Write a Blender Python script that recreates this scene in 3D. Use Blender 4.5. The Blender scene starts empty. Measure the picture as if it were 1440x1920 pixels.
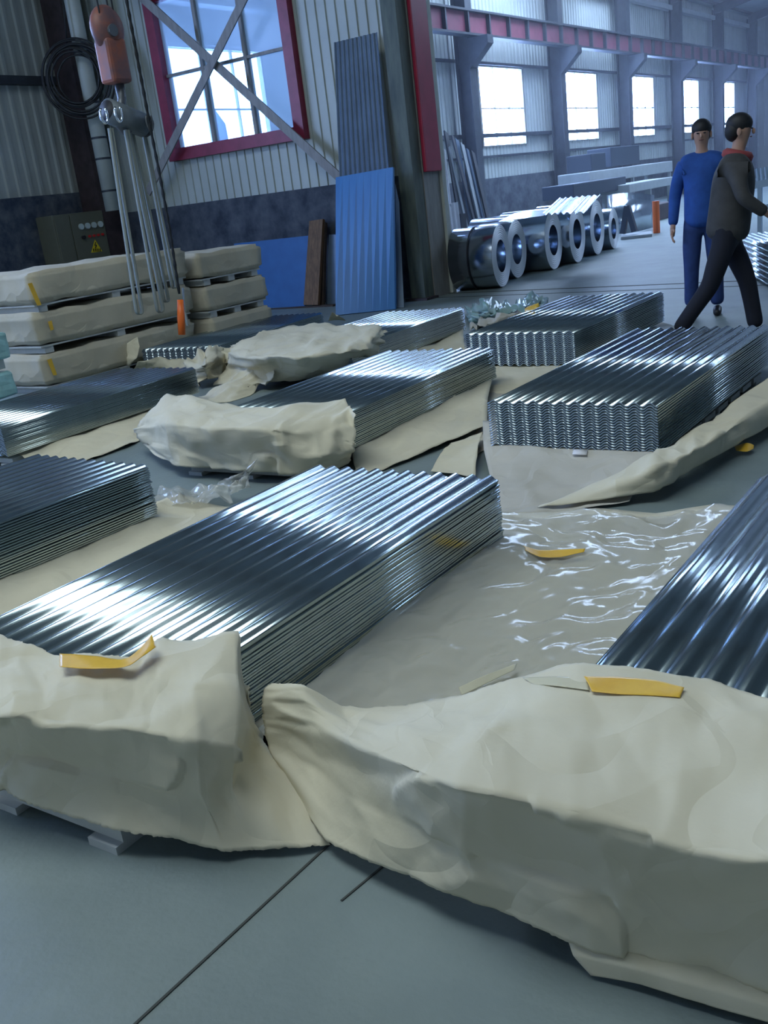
import bpy, bmesh, math, random
from mathutils import Vector, Matrix, noise
random.seed(7)
PI = math.pi
COL = bpy.context.scene.collection
SC = bpy.context.scene

# ------------------------------------------------------------------ camera
YAW, PITCH, ROLL, FPX, CAMH = 0.62967432, 0.31346516, -0.12413869, 1827.587, 1.4
def cam_axes():
    cy, sy, cp, sp = math.cos(YAW), math.sin(YAW), math.cos(PITCH), math.sin(PITCH)
    f = Vector((cy*cp, sy*cp, -sp)); r = Vector((sy, -cy, 0)); u = r.cross(f)
    cr, sr = math.cos(ROLL), math.sin(ROLL)
    return cr*r + sr*u, -sr*r + cr*u, f
CR, CU, CF = cam_axes()
CAMP = Vector((0, 0, CAMH))
cd = bpy.data.cameras.new('camera'); cam = bpy.data.objects.new('camera', cd); COL.objects.link(cam)
cd.sensor_fit = 'VERTICAL'; cd.sensor_height = 32.0; cd.lens = FPX/1920*32.0
cd.clip_start = 0.05; cd.clip_end = 300
M3 = Matrix((CR, CU, -CF)).transposed()
cam.matrix_world = Matrix.Translation(CAMP) @ M3.to_4x4()
SC.camera = cam

# survey helpers: where a sight line meets a height or an upright plane of the hall
def ray(x, y): return CF + CR*((x-720)/FPX) - CU*((y-960)/FPX)
def az(x, y, z=0.0): d = ray(x, y); return CAMP + d*((z-CAMH)/d.z)
def ax(x, y, X): d = ray(x, y); return CAMP + d*(X/d.x)
def fl(p): return Vector((p[0], p[1], 0))
def ay(x, y, Y): d = ray(x, y); return CAMP + d*(Y/d.y)

# ------------------------------------------------------------------ view, world, lights
vs = SC.view_settings
vs.view_transform = 'Standard'; vs.look = 'None'; vs.gamma = 1.0; vs.use_curve_mapping = False
vs.exposure = 0.35
W = bpy.data.worlds.new('daylight'); SC.world = W; W.use_nodes = True
bg = W.node_tree.nodes['Background']; bg.inputs[0].default_value = (0.62, 0.80, 1.0, 1); bg.inputs[1].default_value = 1.0
ROOF_FILL_POWER = 5.3
WINDOW_POWER = 22.0
HALL_FILL_POWER = 14.0
HAZE = 0.0045
def area(name, loc, rot, sx, sy, power, col):
    l = bpy.data.lights.new(name, 'AREA'); l.shape = 'RECTANGLE'; l.size = sx; l.size_y = sy
    l.energy = power; l.color = col
    o = bpy.data.objects.new(name, l); o.location = loc; o.rotation_euler = rot; COL.objects.link(o); return o
area('back_fill', (-5.7, 2.0, 2.3), (0, -PI/2, 0), 4.2, 8.0, 35, (0.80, 0.92, 1.0))  # added fill lamp behind the camera; no door is built there

# ------------------------------------------------------------------ materials
MATS = {}
def mat(name, col, rough=0.7, metal=0.0, noise_scale=0, noise_amt=0.0, col2=None, bump=0.0, bump_scale=40, emit=0, ecol=None, stretch=None, spec=None):
    m = bpy.data.materials.new(name); m.use_nodes = True
    nt = m.node_tree; b = nt.nodes['Principled BSDF']
    b.inputs['Base Color'].default_value = (*col, 1); b.inputs['Roughness'].default_value = rough; b.inputs['Metallic'].default_value = metal
    if spec is not None: b.inputs['Specular IOR Level'].default_value = spec
    tc = nt.nodes.new('ShaderNodeTexCoord'); mp = nt.nodes.new('ShaderNodeMapping'); nt.links.new(tc.outputs['Object'], mp.inputs[0])
    if stretch: mp.inputs['Scale'].default_value = stretch
    if noise_scale:
        n = nt.nodes.new('ShaderNodeTexNoise'); n.inputs['Scale'].default_value = noise_scale; n.inputs['Detail'].default_value = 6; n.inputs['Roughness'].default_value = .6
        nt.links.new(mp.outputs[0], n.inputs['Vector'])
        r = nt.nodes.new('ShaderNodeValToRGB'); r.color_ramp.elements[0].position = .35; r.color_ramp.elements[1].position = .68
        c2 = col2 or tuple(c*(1-noise_amt) for c in col)
        r.color_ramp.elements[0].color = (*c2, 1); r.color_ramp.elements[1].color = (*col, 1)
        nt.links.new(n.outputs[0], r.inputs[0]); nt.links.new(r.outputs[0], b.inputs['Base Color'])
    if bump:
        n2 = nt.nodes.new('ShaderNodeTexNoise'); n2.inputs['Scale'].default_value = bump_scale; n2.inputs['Detail'].default_value = 5
        nt.links.new(mp.outputs[0], n2.inputs['Vector'])
        bp = nt.nodes.new('ShaderNodeBump'); bp.inputs['Strength'].default_value = bump; bp.inputs['Distance'].default_value = .01
        nt.links.new(n2.outputs[0], bp.inputs['Height']); nt.links.new(bp.outputs[0], b.inputs['Normal'])
    if emit:
        b.inputs['Emission Color'].default_value = (*(ecol or col), 1); b.inputs['Emission Strength'].default_value = emit
    MATS[name] = m; return m

def paper_mat(name, col, col2):
    m = mat(name, col, .82, noise_scale=2.2, col2=col2, spec=.25)
    nt = m.node_tree; b = nt.nodes['Principled BSDF']; tc = nt.nodes['Texture Coordinate']
    n3 = nt.nodes.new('ShaderNodeTexNoise'); n3.inputs['Scale'].default_value = 14; n3.inputs['Detail'].default_value = 5
    nt.links.new(tc.outputs['Object'], n3.inputs['Vector'])
    bp = nt.nodes.new('ShaderNodeBump'); bp.inputs['Strength'].default_value = .8; bp.inputs['Distance'].default_value = .045
    v = nt.nodes.new('ShaderNodeTexVoronoi'); v.distance = 'CHEBYCHEV'; v.inputs['Scale'].default_value = 3.6; v.inputs['Randomness'].default_value = 1
    wn = nt.nodes.new('ShaderNodeTexNoise'); wn.inputs['Scale'].default_value = 2.5; wn.inputs['Detail'].default_value = 1
    wm_ = nt.nodes.new('ShaderNodeMixRGB'); wm_.inputs[0].default_value = .45
    nt.links.new(tc.outputs['Object'], wn.inputs['Vector']); nt.links.new(tc.outputs['Object'], wm_.inputs[1]); nt.links.new(wn.outputs['Color'], wm_.inputs[2]); nt.links.new(wm_.outputs[0], v.inputs['Vector'])
    ma = nt.nodes.new('ShaderNodeMath'); ma.operation = 'MULTIPLY_ADD'; ma.inputs[1].default_value = .08
    nt.links.new(n3.outputs[0], ma.inputs[0]); nt.links.new(v.outputs['Distance'], ma.inputs[2])
    nt.links.new(ma.outputs[0], bp.inputs['Height']); nt.links.new(bp.outputs[0], b.inputs['Normal'])
    return m
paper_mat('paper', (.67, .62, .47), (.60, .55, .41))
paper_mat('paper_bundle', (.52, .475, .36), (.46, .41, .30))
paper_mat('paper_grey', (.56, .53, .46), (.48, .46, .40))
mat('concrete', (.20, .245, .235), .55, noise_scale=1.6, col2=(.15, .19, .19), bump=.25, bump_scale=30)
mat('joint', (.05, .055, .05), .9)
mat('cladding', (.47, .51, .46), .5, noise_scale=1.2, noise_amt=.12)
mat('cladding_back', (.42, .46, .45), .55, noise_scale=1.2, noise_amt=.15)
mat('dado', (.10, .115, .135), .9, noise_scale=3.5, col2=(.03, .04, .06), bump=.5, bump_scale=12)
mat('dado_speckled', (.12, .14, .17), .9, noise_scale=5, col2=(.03, .045, .075), bump=.5, bump_scale=12)
mat('roof', (.20, .26, .27), .6, noise_scale=1, noise_amt=.2)
mat('dark_steel', (.045, .055, .07), .55, noise_scale=4, noise_amt=.35)
mat('rust_steel', (.07, .05, .055), .6, noise_scale=6, noise_amt=.4)
mat('crane_red', (.22, .06, .09), .5, noise_scale=3, noise_amt=.3)
mat('green_column', (.14, .165, .13), .65, noise_scale=2.5, col2=(.06, .08, .07), stretch=(3, 3, .6))
mat('frame_red', (.30, .03, .07), .45, noise_scale=5, noise_amt=.3)
mat('red_paint', (.42, .03, .07), .3, noise_scale=4, noise_amt=.2)
mat('jamb_grey', (.30, .29, .27), .6, noise_scale=5, noise_amt=.3, stretch=(3, 3, .5))
mat('post_cream', (.50, .52, .45), .55, noise_scale=5, noise_amt=.15)
mat('blue_panel', (.03, .16, .40), .45, noise_scale=4, col2=(.04, .19, .44), stretch=(1, 4, .4))
mat('blue_board', (.025, .13, .36), .6, noise_scale=5, noise_amt=.15)
mat('grey_blue_sheet', (.14, .20, .28), .45, metal=.3, noise_scale=4, noise_amt=.2)
mat('brown_wood', (.20, .11, .05), .7, noise_scale=6, noise_amt=.5, stretch=(6, 6, .6))
mat('dark_wood', (.07, .05, .04), .8, noise_scale=6, noise_amt=.4)
mat('pallet_white', (.50, .52, .50), .8, noise_scale=8, noise_amt=.15)
mat('galv', (.42, .49, .50), .18, metal=.94, noise_scale=9, noise_amt=.10)
mat('cut_edge', (.24, .31, .40), .6, metal=.1)
mat('coil_metal', (.55, .62, .70), .20, metal=1.0, noise_scale=3, noise_amt=.06)
mat('coil_edge', (.88, .90, .94), .45, metal=.25)
mat('strap_black', (.02, .02, .025), .6)
mat('tape', (.80, .50, .05), .36, noise_scale=12, col2=(.70, .40, .03))
mat('tape_clear', (.62, .58, .42), .15)
mat('orange', (.85, .16, .02), .4)
mat('orange_rust', (.34, .10, .05), .5, noise_scale=5, col2=(.13, .08, .09))
mat('hook_grey', (.13, .14, .15), .45, metal=.5)
mat('motor_grey', (.17, .20, .22), .5, metal=.3, noise_scale=9, noise_amt=.2)
mat('bright_steel', (.75, .78, .8), .25, metal=1)
mat('cable_black', (.012, .014, .016), .5)
mat('sling_grey', (.23, .25, .22), .85)
mat('pipe_white', (.56, .60, .54), .5, noise_scale=3, noise_amt=.15)
mat('cabinet_grey', (.14, .145, .105), .5, noise_scale=5, noise_amt=.1)
mat('gauge_white', (.55, .65, .65), .3)
mat('lamp_red', (.6, .03, .03), .3)
mat('warn_yellow', (.72, .55, .02), .5)
mat('mint', (.35, .62, .60), .3, noise_scale=8, noise_amt=.3)
mat('green_film', (.25, .45, .42), .2, noise_scale=10, col2=(.4, .5, .5))
mat('blue_cloth', (.02, .09, .36), .85, noise_scale=14, noise_amt=.25)
mat('blue_trousers', (.02, .05, .18), .85, noise_scale=14, noise_amt=.25)
mat('brown_jacket', (.055, .055, .055), .8, noise_scale=12, noise_amt=.3)
mat('black_trousers', (.008, .01, .02), .85)
mat('skin', (.42, .25, .18), .55)
mat('hair', (.01, .01, .012), .6)
mat('shoe', (.01, .01, .012), .5)
mat('red_scarf', (.28, .05, .05), .8)
mat('table_blue', (.42, .55, .66), .5)
mat('machine_pale', (.40, .44, .46), .5, noise_scale=4, noise_amt=.15)
mat('machine_dark', (.04, .055, .08), .5)
mat('white_scrap', (.75, .74, .75), .7)
mat('window_light', (.02, .02, .02), .5, emit=WINDOW_POWER, ecol=(.34, .52, 1.0))
mat('roof_fill', (.02, .02, .02), .5, emit=ROOF_FILL_POWER, ecol=(.84, .95, 1.0))  # glow of the added fill panel over the near bay
mat('roof_fill_blue', (.02, .02, .02), .5, emit=HALL_FILL_POWER, ecol=(.50, .68, 1.0))  # bluer glow for the added fill panels over the far hall

def film_mat(name, tr, tint, diff=None):
    m = bpy.data.materials.new(name); m.use_nodes = True; nt = m.node_tree
    for n in list(nt.nodes):
        if n.type != 'OUTPUT_MATERIAL': nt.nodes.remove(n)
    out = [n for n in nt.nodes if n.type == 'OUTPUT_MATERIAL'][0]
    t = nt.nodes.new('ShaderNodeBsdfTransparent'); t.inputs[0].default_value = (*tint, 1)
    g = nt.nodes.new('ShaderNodeBsdfPrincipled'); g.inputs['Base Color'].default_value = (*(diff or (.6, .6, .58)), 1); g.inputs['Roughness'].default_value = .12
    mx = nt.nodes.new('ShaderNodeMixShader'); mx.inputs[0].default_value = 1-tr
    nt.links.new(t.outputs[0], mx.inputs[1]); nt.links.new(g.outputs[0], mx.inputs[2]); nt.links.new(mx.outputs[0], out.inputs[0])
    MATS[name] = m
film_mat('film', .52, (.97, .97, .95), (.62, .62, .58))
def glass_mat(name):
    m = bpy.data.materials.new(name); m.use_nodes = True; nt = m.node_tree; out = nt.nodes['Material Output']; g = nt.nodes['Principled BSDF']
    g.inputs['Base Color'].default_value = (.5, .6, .7, 1); g.inputs['Roughness'].default_value = .15
    t = nt.nodes.new('ShaderNodeBsdfTransparent'); t.inputs[0].default_value = (.80, .92, 1, 1)
    tl = nt.nodes.new('ShaderNodeBsdfTranslucent'); tl.inputs[0].default_value = (.75, .88, 1, 1)
    n = nt.nodes.new('ShaderNodeTexNoise'); n.inputs['Scale'].default_value = .9; mr = nt.nodes.new('ShaderNodeMapRange'); mr.inputs[3].default_value = .15; mr.inputs[4].default_value = .6
    nt.links.new(n.outputs[0], mr.inputs[0])
    a = nt.nodes.new('ShaderNodeMixShader'); b = nt.nodes.new('ShaderNodeMixShader'); b.inputs[0].default_value = .12
    nt.links.new(mr.outputs[0], a.inputs[0]); nt.links.new(t.outputs[0], a.inputs[1]); nt.links.new(tl.outputs[0], a.inputs[2])
    nt.links.new(a.outputs[0], b.inputs[1]); nt.links.new(g.outputs[0], b.inputs[2]); nt.links.new(b.outputs[0], out.inputs[0]); MATS[name] = m
glass_mat('dusty_glass')

# ------------------------------------------------------------------ builders
def link(name, me, m=None, parent=None):
    o = bpy.data.objects.new(name, me); COL.objects.link(o)
    if m: me.materials.append(MATS[m])
    if parent is not None: o.parent = parent
    return o
def obj(name, bm, m, parent=None, smooth=False):
    bmesh.ops.recalc_face_normals(bm, faces=bm.faces)
    me = bpy.data.meshes.new(name); bm.to_mesh(me); bm.free()
    if smooth:
        for p in me.polygons: p.use_smooth = True
    return link(name, me, m, parent)
def tag(o, label, cat, group=None):
    o['label'] = label; o['category'] = cat
    if group: o['group'] = group
    return o
def struct(o): o['kind'] = 'structure'; return o
def thing(name, label, cat, loc=(0, 0, 0), rz=0, group=None):
    o = bpy.data.objects.new(name, None); COL.objects.link(o); o.location = loc; o.rotation_euler = (0, 0, rz); o.empty_display_size = .1
    return tag(o, label, cat, group)
def B(): return bmesh.new()
def box(bm, x0, x1, y0, y1, z0, z1, M=None, bev=0):
    r = bmesh.ops.create_cube(bm, size=1)
    T = Matrix.Translation(((x0+x1)/2, (y0+y1)/2, (z0+z1)/2)) @ Matrix.Diagonal((x1-x0, y1-y0, z1-z0, 1))
    if M is not None: T = M @ T
    bmesh.ops.transform(bm, matrix=T, verts=r['verts'])
    if bev:
        es = list({e for v in r['verts'] for e in v.link_edges})
        bmesh.ops.bevel(bm, geom=es, offset=bev, segments=2, affect='EDGES', profile=.5)
    return bm
def bar(bm, a, b, w, h, up=(0, 0, 1)):
    a = Vector(a); b = Vector(b); d = (b-a); L = d.length; d.normalize(); u = Vector(up)
    s = d.cross(u)
    if s.length < 1e-4: s = d.cross(Vector((1, 0, 0)))
    s.normalize(); u = s.cross(d)
    M = Matrix((d, s, u)).transposed().to_4x4(); M.translation = (a+b)/2
    return box(bm, -L/2, L/2, -w/2, w/2, -h/2, h/2, M)
def tube(bm, pts, r, seg=8, closed=False, caps=True):
    pts = [Vector(p) for p in pts]; n = len(pts); rings = []
    prev = None
    for i, p in enumerate(pts):
        if closed: d = pts[(i+1) % n]-pts[i-1]
        else: d = pts[min(i+1, n-1)]-pts[max(i-1, 0)]
        d.normalize()
        if prev is None:
            prev = d.orthogonal().normalized()
        s = (prev - d*prev.dot(d))
        if s.length < 1e-5: s = d.orthogonal()
        s.normalize(); prev = s; t = d.cross(s)
        rr = r[i] if isinstance(r, (list, tuple)) else r
        rings.append([bm.verts.new(p + (s*math.cos(a)+t*math.sin(a))*rr) for a in [2*PI*k/seg for k in range(seg)]])
    for i in range(n if closed else n-1):
        A = rings[i]; C = rings[(i+1) % n]
        for k in range(seg): bm.faces.new((A[k], A[(k+1) % seg], C[(k+1) % seg], C[k]))
    if caps and not closed:
        bm.faces.new(rings[0][::-1]); bm.faces.new(rings[-1])
    return bm
def ell(bm, c, r, M=None, u=16, v=12):
    g = bmesh.ops.create_uvsphere(bm, u_segments=u, v_segments=v, radius=1)
    T = Matrix.Translation(c) @ (M or Matrix.Identity(4)) @ Matrix.Diagonal((*r, 1))
    bmesh.ops.transform(bm, matrix=T, verts=g['verts']); return bm
def ribs(bm, fn, a0, a1, z0, z1, pitch=.2, depth=.03, top=.05):
    """ribbed cladding: fn(a, z, d) gives the point; d is how far it stands out"""
    xs = [(a0, 0)]; k = math.ceil(a0/pitch)
    while k*pitch < a1:
        c = k*pitch
        for dx, dd in ((-top*.9, 0), (-top*.5, depth), (top*.5, depth), (top*.9, 0)):
            if a0 < c+dx < a1: xs.append((c+dx, dd))
        k += 1
    xs.append((a1, 0)); lo = [bm.verts.new(fn(a, z0, d)) for a, d in xs]; hi = [bm.verts.new(fn(a, z1, d)) for a, d in xs]
    for i in range(len(xs)-1): bm.faces.new((lo[i], lo[i+1], hi[i+1], hi[i]))

def hsh(i, j, k):
    h = (i*73856093 ^ j*19349663 ^ (k*83492791+12345)) & 0xffffffff
    h = (h ^ (h >> 13))*1274126177 & 0xffffffff
    return ((h ^ (h >> 16)) & 0xffff)/32768.0-1
def facet(x, y, k):
    # folded-paper relief: random heights on a triangle net, flat in between
    wx = noise.noise(Vector((x*.7, y*.7, k*3.1)))*.8; wy = noise.noise(Vector((x*.7+9, y*.7, k*3.1)))*.8
    x, y = x+wx, y+wy; sk = (x+y)*.366; i = math.floor(x+sk); j = math.floor(y+sk); u = x+sk-i; v = y+sk-j
    if u > v: return hsh(i, j, k)*(1-u)+hsh(i+1, j, k)*(u-v)+hsh(i+1, j+1, k)*v
    return hsh(i, j, k)*(1-v)+hsh(i, j+1, k)*(v-u)+hsh(i+1, j+1, k)*u
def grid_sheet(name, rows, m, parent=None, sub=8, crumple=.006, seed=0, thick=.0015, fold=.75, smooth=True, edge=0.0, fscale=3.0):
    """a loose sheet through a net of 3-D points: softly interpolated, then creased"""
    R = len(rows); C = len(rows[0]); rng = random.Random(seed)
    P = [[Vector(p) for p in row] for row in rows]
    def cr(p0, p1, p2, p3, t):
        sm = .5*((2*p1)+(p2-p0)*t+(2*p0-5*p1+4*p2-p3)*t*t+(3*p1-p0-3*p2+p3)*t**3)
        return sm*(1-fold)+(p1.lerp(p2, t))*fold
    def evalrow(row, u):
        i = min(int(u), len(row)-2); t = u-i
        g = lambda k: row[max(0, min(len(row)-1, k))]
        return cr(g(i-1), g(i), g(i+1), g(i+2), t)
    folds = [(Vector((rng.uniform(-1, 1), rng.uniform(-1, 1), rng.uniform(-1, 1))).normalized(), rng.uniform(0, 1), rng.uniform(.6, 1.6)) for _ in range(7)]
    nu = (C-1)*sub; nv = (R-1)*sub; bm = B(); V = []
    for j in range(nv+1):
        v = j/sub; line = []
        for i in range(nu+1):
            u = i/sub
            p = evalrow([evalrow(P[r], u) for r in range(R)], v)
            line.append(p)
        V.append(line)
    VV = []
    du_ = sum((V[nv//2][i+1]-V[nv//2][i]).length for i in range(nu))/nu; dv_ = sum((V[j+1][nu//2]-V[j][nu//2]).length for j in range(nv))/nv
    for j in range(nv+1):
        line = []
        for i in range(nu+1):
            p = V[j][i]
            du = V[j][min(i+1, nu)]-V[j][max(i-1, 0)]; dv = V[min(j+1, nv)][i]-V[max(j-1, 0)][i]
            n = du.cross(dv)
            n = n.normalized() if n.length > 1e-9 else Vector((0, 0, 1))
            if n.z < 0: n = -n
            a_, b_ = i*du_*fscale*1.6, j*dv_*fscale*1.6
            s = 1.5*facet(a_, b_, seed)+.55*facet(a_*2.1+5, b_*2.1, seed+7)+.12*facet(a_*5+5, b_*5, seed+9)
            q = p+n*s*crumple
            if edge and (i in (0, nu) or j in (0, nv)): q += Vector((rng.uniform(-1, 1), rng.uniform(-1, 1), rng.uniform(-.2, .2)))*edge
            if q.z < .003: q.z = .003
            line.append(bm.verts.new(q))
        VV.append(line)
    for j in range(nv):
        for i in range(nu): bm.faces.new((VV[j][i], VV[j][i+1], VV[j+1][i+1], VV[j+1][i]))
    o = obj(name, bm, m, parent, smooth)
    if thick:
        s = o.modifiers.new('thickness', 'SOLIDIFY'); s.thickness = thick; s.offset = 0
    return o
def pz(rows): return [[az(*p) for p in r] for r in rows]

# ------------------------------------------------------------------ the hall
XE, XW, YL, YR, XB = 53.0, -6.0, 13.4, -9.0, 11.5
EAVE = 6.9
bm = B(); box(bm, XW-.3, XE+.3, YR-.3, YL+.3, -.2, 0); struct(obj('floor', bm, 'concrete'))
# joints sawn in the floor
def joint(n, a, b, w=.012):
    a = Vector(a); b = Vector(b); a.z = b.z = .0015
    struct(obj('trim_%d' % n, bar(B(), a, b, w, .002), 'joint'))
a, b = az(260, 1915), az(465, 1725); d = (b-a)
joint(1, a-d*1.5, b+d*2.2, .006)
joint(2, (11.75, 7.0, 0), (10.9, -5, 0), .05)
joint(3, (11.35, 7.0, 0), (10.4, -5, 0), .03)
joint(4, az(640, 1690), az(760, 1590), .005)

wins = [(-2.05, .55), (3.45, 6.05), (13.6, 16.15), (19.1, 21.65), (24.95, 27.6), (30.5, 33.1), (36.05, 38.6), (41.55, 44.1), (46.9, 49.5)]
wins[3] = (19.4, 21.9)
WZ0, WZ1 = 2.28, 4.30
def wall_y(a, z, d): return (a, YL-d, z)
bm = B(); prev = XW
for x0, x1 in wins:
    ribs(bm, wall_y, prev, x0, 1.4, 7.4)
    ribs(bm, wall_y, x0, x1, 1.4, WZ0); ribs(bm, wall_y, x0, x1, WZ1, 7.4); prev = x1
ribs(bm, wall_y, prev, XE, 1.4, 7.4)
wl = struct(obj('wall_left', bm, 'cladding_back'))
bm = B(); box(bm, XW, XB, YL-.12, YL+.1, 0, 2.0)
struct(obj('wall_left', bm, 'dado_speckled')).name = 'wall_left_near'
bm = B(); box(bm, XB, XE, YL-.10, YL+.1, 0, 1.45); struct(obj('wall_left_far', bm, 'dado'))
for n, (x0, x1) in enumerate(wins):
    fr = B()
    for xx in (x0, x1): box(fr, xx-.04, xx+.04, YL-.06, YL+.03, WZ0, WZ1)
    for k in (1, 2): xx = x0+(x1-x0)*k/3; box(fr, xx-.012, xx+.012, YL-.04, YL+.02, WZ0, WZ1)
    for zz in (WZ0, WZ1, 3.25): box(fr, x0, x1, YL-.05, YL+.03, zz-.015, zz+.015)
    f = struct(obj('window_%d' % (n+1), fr, 'jamb_grey'))
    g = B(); box(g, x0+.04, x1-.04, YL+.04, YL+.05, WZ0+.03, WZ1-.03); obj('window_pane', g, 'window_light', f)
fr = B()
for xx in (6.0, 6.9, 7.8): box(fr, xx-.03, xx+.03, YL-.14, YL-.03, 4.15, 5.05)
for zz in (4.15, 5.05): box(fr, 6.0, 7.8, YL-.14, YL-.03, zz-.03, zz+.03)
f = struct(obj('window_40', fr, 'jamb_grey')); g = B(); box(g, 6.04, 7.76, YL-.09, YL-.08, 4.18, 5.02); obj('window_pane', g, 'window_light', f)
# girts, crane beam, columns along the far wall
bm = B()
box(bm, XB, XE, YL-.16, YL-.04, 2.50, 2.60); box(bm, XB, XE, YL-.12, YL-.04, 4.33, 4.40); box(bm, XB, XE, YL-.12, YL-.04, 1.98, 2.04)
struct(obj('trim_5', bm, 'dark_steel'))
bm = B(); box(bm, XW, 11.2, YL-.16, YL-.03, 3.60, 3.72); struct(obj('trim_6', bm, 'dark_steel'))
cb = thing('crane_rail_beam', 'long dark runway beam with reddish web running above the row of bright windows', 'beam', (XB, 12.6, 4.8))
bm = B(); box(bm, 0.1, XE-XB-.2, -.14, .14, .53, .58); box(bm, 0.1, XE-XB-.2, -.14, .14, 0, .05); obj('flange', bm, 'dark_steel', cb)
bm = B(); box(bm, 0.1, XE-XB-.2, -.02, .02, .05, .53); obj('web', bm, 'crane_red', cb)
bm = B(); x = .6
while x < XE-XB-.5:
    box(bm, x-.03, x+.03, -.12, -.02, .05, .53); x += 1.1
obj('stiffener', bm, 'dark_steel', cb)
colx = [17.9, 23.6, 29.1, 34.6, 40.1, 45.6, 51.0]
ords = ['nearest behind the partition', 'left of the nearest visible bright window', 'between the first and second bright windows', 'between the second and third bright windows', 'between the third and fourth bright windows', 'between the fourth and fifth bright windows', 'beyond the farthest bright window']
for x, w in zip(colx, ords):
    t = thing('steel_column', 'dark steel wall column with a bracket, ' + w, 'column', (x, 12.95, 0), 0, 'columns along the far wall')
    bm = B(); box(bm, -.16, .16, -.20, -.17, 0, 7); box(bm, -.16, .16, .17, .20, 0, 7); box(bm, -.02, .02, -.17, .17, 0, 7); obj('shaft', bm, 'dark_steel', t)
    bm = B(); pts = [(-.2, 4.79), (-.75, 4.79), (-.75, 4.6), (-.2, 4.1)]
    lo = [bm.verts.new((-.15, p[0], p[1])) for p in pts]; hi = [bm.verts.new((.15, p[0], p[1])) for p in pts]
    bm.faces.new(lo); bm.faces.new(hi[::-1])
    for i in range(4): bm.faces.new((lo[i], lo[(i+1) % 4], hi[(i+1) % 4], hi[i]))
    obj('bracket', bm, 'dark_steel', t)

# partition wall with the red-framed window
PY0 = 7.10; wy0, wy1, wz0, wz1 = 8.93, 11.42, 2.33, 4.50
def wall_x(a, z, d): return (XB-d, a, z)
bm = B()
ribs(bm, wall_x, PY0, wy0, 1.6, 7.6, .16, .02, .02); ribs(bm, wall_x, wy1, YL, 1.6, 7.6, .16, .02, .02)
ribs(bm, wall_x, wy0, wy1, 1.6, wz0, .16, .02, .02); ribs(bm, wall_x, wy0, wy1, wz1, 7.6, .16, .02, .02)
struct(obj('wall_middle', bm, 'cladding'))
bm = B(); box(bm, XB-.06, XB+.16, PY0, YL, 0, 1.6); struct(obj('wall_middle_base', bm, 'dado'))
fr = B(); w = .085
box(fr, XB-.12, XB+.08, wy0-w, wy0+w, wz0-w, wz1+w); box(fr, XB-.12, XB+.08, wy1-w, wy1+w, wz0-w, wz1+w)
box(fr, XB-.119, XB+.079, wy0, wy1, wz0-w, wz0+w); box(fr, XB-.119, XB+.079, wy0, wy1, wz1-w, wz1+w)
wm = struct(obj('window_10', fr, 'frame_red'))
bm = B()
for k in (1, 2): yy = wy0+(wy1-wy0)*k/3; box(bm, XB-.05, XB+.05, yy-.028, yy+.028, wz0+w, wz1-w)
zz = 3.43; box(bm, XB-.045, XB+.045, wy0+w, wy1-w, zz-.02, zz+.02)
obj('glazing_bar', bm, 'jamb_grey', wm)
bm = B(); box(bm, XB-.005, XB+.005, wy0+w, wy1-w, wz0+w, wz1-w); obj('window_pane', bm, 'dusty_glass', wm)
t = thing('cross_brace', 'crossed flat steel wind braces in front of the red-framed window', 'brace', (11.2, 10, 1.5))
for a, b in ((ax(262, -8, 11.25), ax(650, 345, 11.25)), (ax(466, -20, 11.18), ax(277, 362, 11.18))):
    bm = B(); a2 = a+(a-b)*.12
    bar(bm, a2-t.location, b-t.location, .12, .025, (1, 0, 0)); o = obj('brace_bar', bm, 'jamb_grey', t)

# end wall, right wall, back wall, roof
bm = B(); ribs(bm, lambda a, z, d: (XE-d, a, z), YR, YL, 1.4, 9.5, .3); box(bm, XE-.1, XE+.1, YR, YL, 0, 1.4); struct(obj('wall_end', bm, 'cladding_back'))
bm = B(); ribs(bm, lambda a, z, d: (a, YR+d, z), XW, XE, 0, 7.4, .3); struct(obj('wall_right', bm, 'cladding_back'))
bm = B(); ribs(bm, lambda a, z, d: (XW+d, a, z), YR, YL, 0, 9.5, .3); struct(obj('wall_back', bm, 'cladding_back'))
YM = (YL+YR)/2; RZ = 9.2
bm = B()
def roofz(y): return EAVE+.3+(RZ-EAVE-.3)*(1-abs(y-YM)/(YL-YM))
for s in (1, -1):
    e = YL if s > 0 else YR
    vs_ = [bm.verts.new(p) for p in ((XW, e, roofz(e)), (XE, e, roofz(e)), (XE, YM, RZ), (XW, YM, RZ))]; bm.faces.new(vs_)
struct(obj('ceiling', bm, 'roof'))
bm = B()
for x in colx+[12.4, 6.9, 1.4]:
    for s in (1, -1):
        e = YL-.3 if s > 0 else YR+.3
        bar(bm, (x, e, roofz(e)-.25), (x, YM, RZ-.25), .16, .35)
y = YR+1
while y < YL:
    bar(bm, (XW, y, roofz(y)-.05), (XE, y, roofz(y)-.05), .06, .1); y += 1.4
struct(obj('trim_7', bm, 'dark_steel'))
bm = B(); box(bm, XB+.2, XE, YL-.35, YL-.12, 6.62, 6.78); struct(obj('trim_8', bm, 'machine_pale'))
# glowing roof panels, added out of view as fill for bay and hall
roofl = [(1.2, 4.5, 3.2, 8, 0), (24, -1, 2, 6, 1), (31, -1, 2, 6, 1), (40, -1, 2, 6, 1)]
roofl += [(25, 10.2, 5.0, 5.0, 1), (32.5, 10.6, 2.0, 4.0, 1)]  # added and sized to throw bright reflections onto the sheet tops
for n, (x, y, sx, sy, kind) in enumerate(roofl):
    bm = B(); box(bm, x-sx/2, x+sx/2, y-sy/2, y+sy/2, 0, .03)
    for v in bm.verts: v.co.z = roofz(v.co.y)-.12-(.03 if v.co.z < .01 else 0)
    struct(obj('window_%d' % (20+n), bm, 'roof_fill_blue' if kind else 'roof_fill'))  # light panels added under the roof, not real glazed openings

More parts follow.
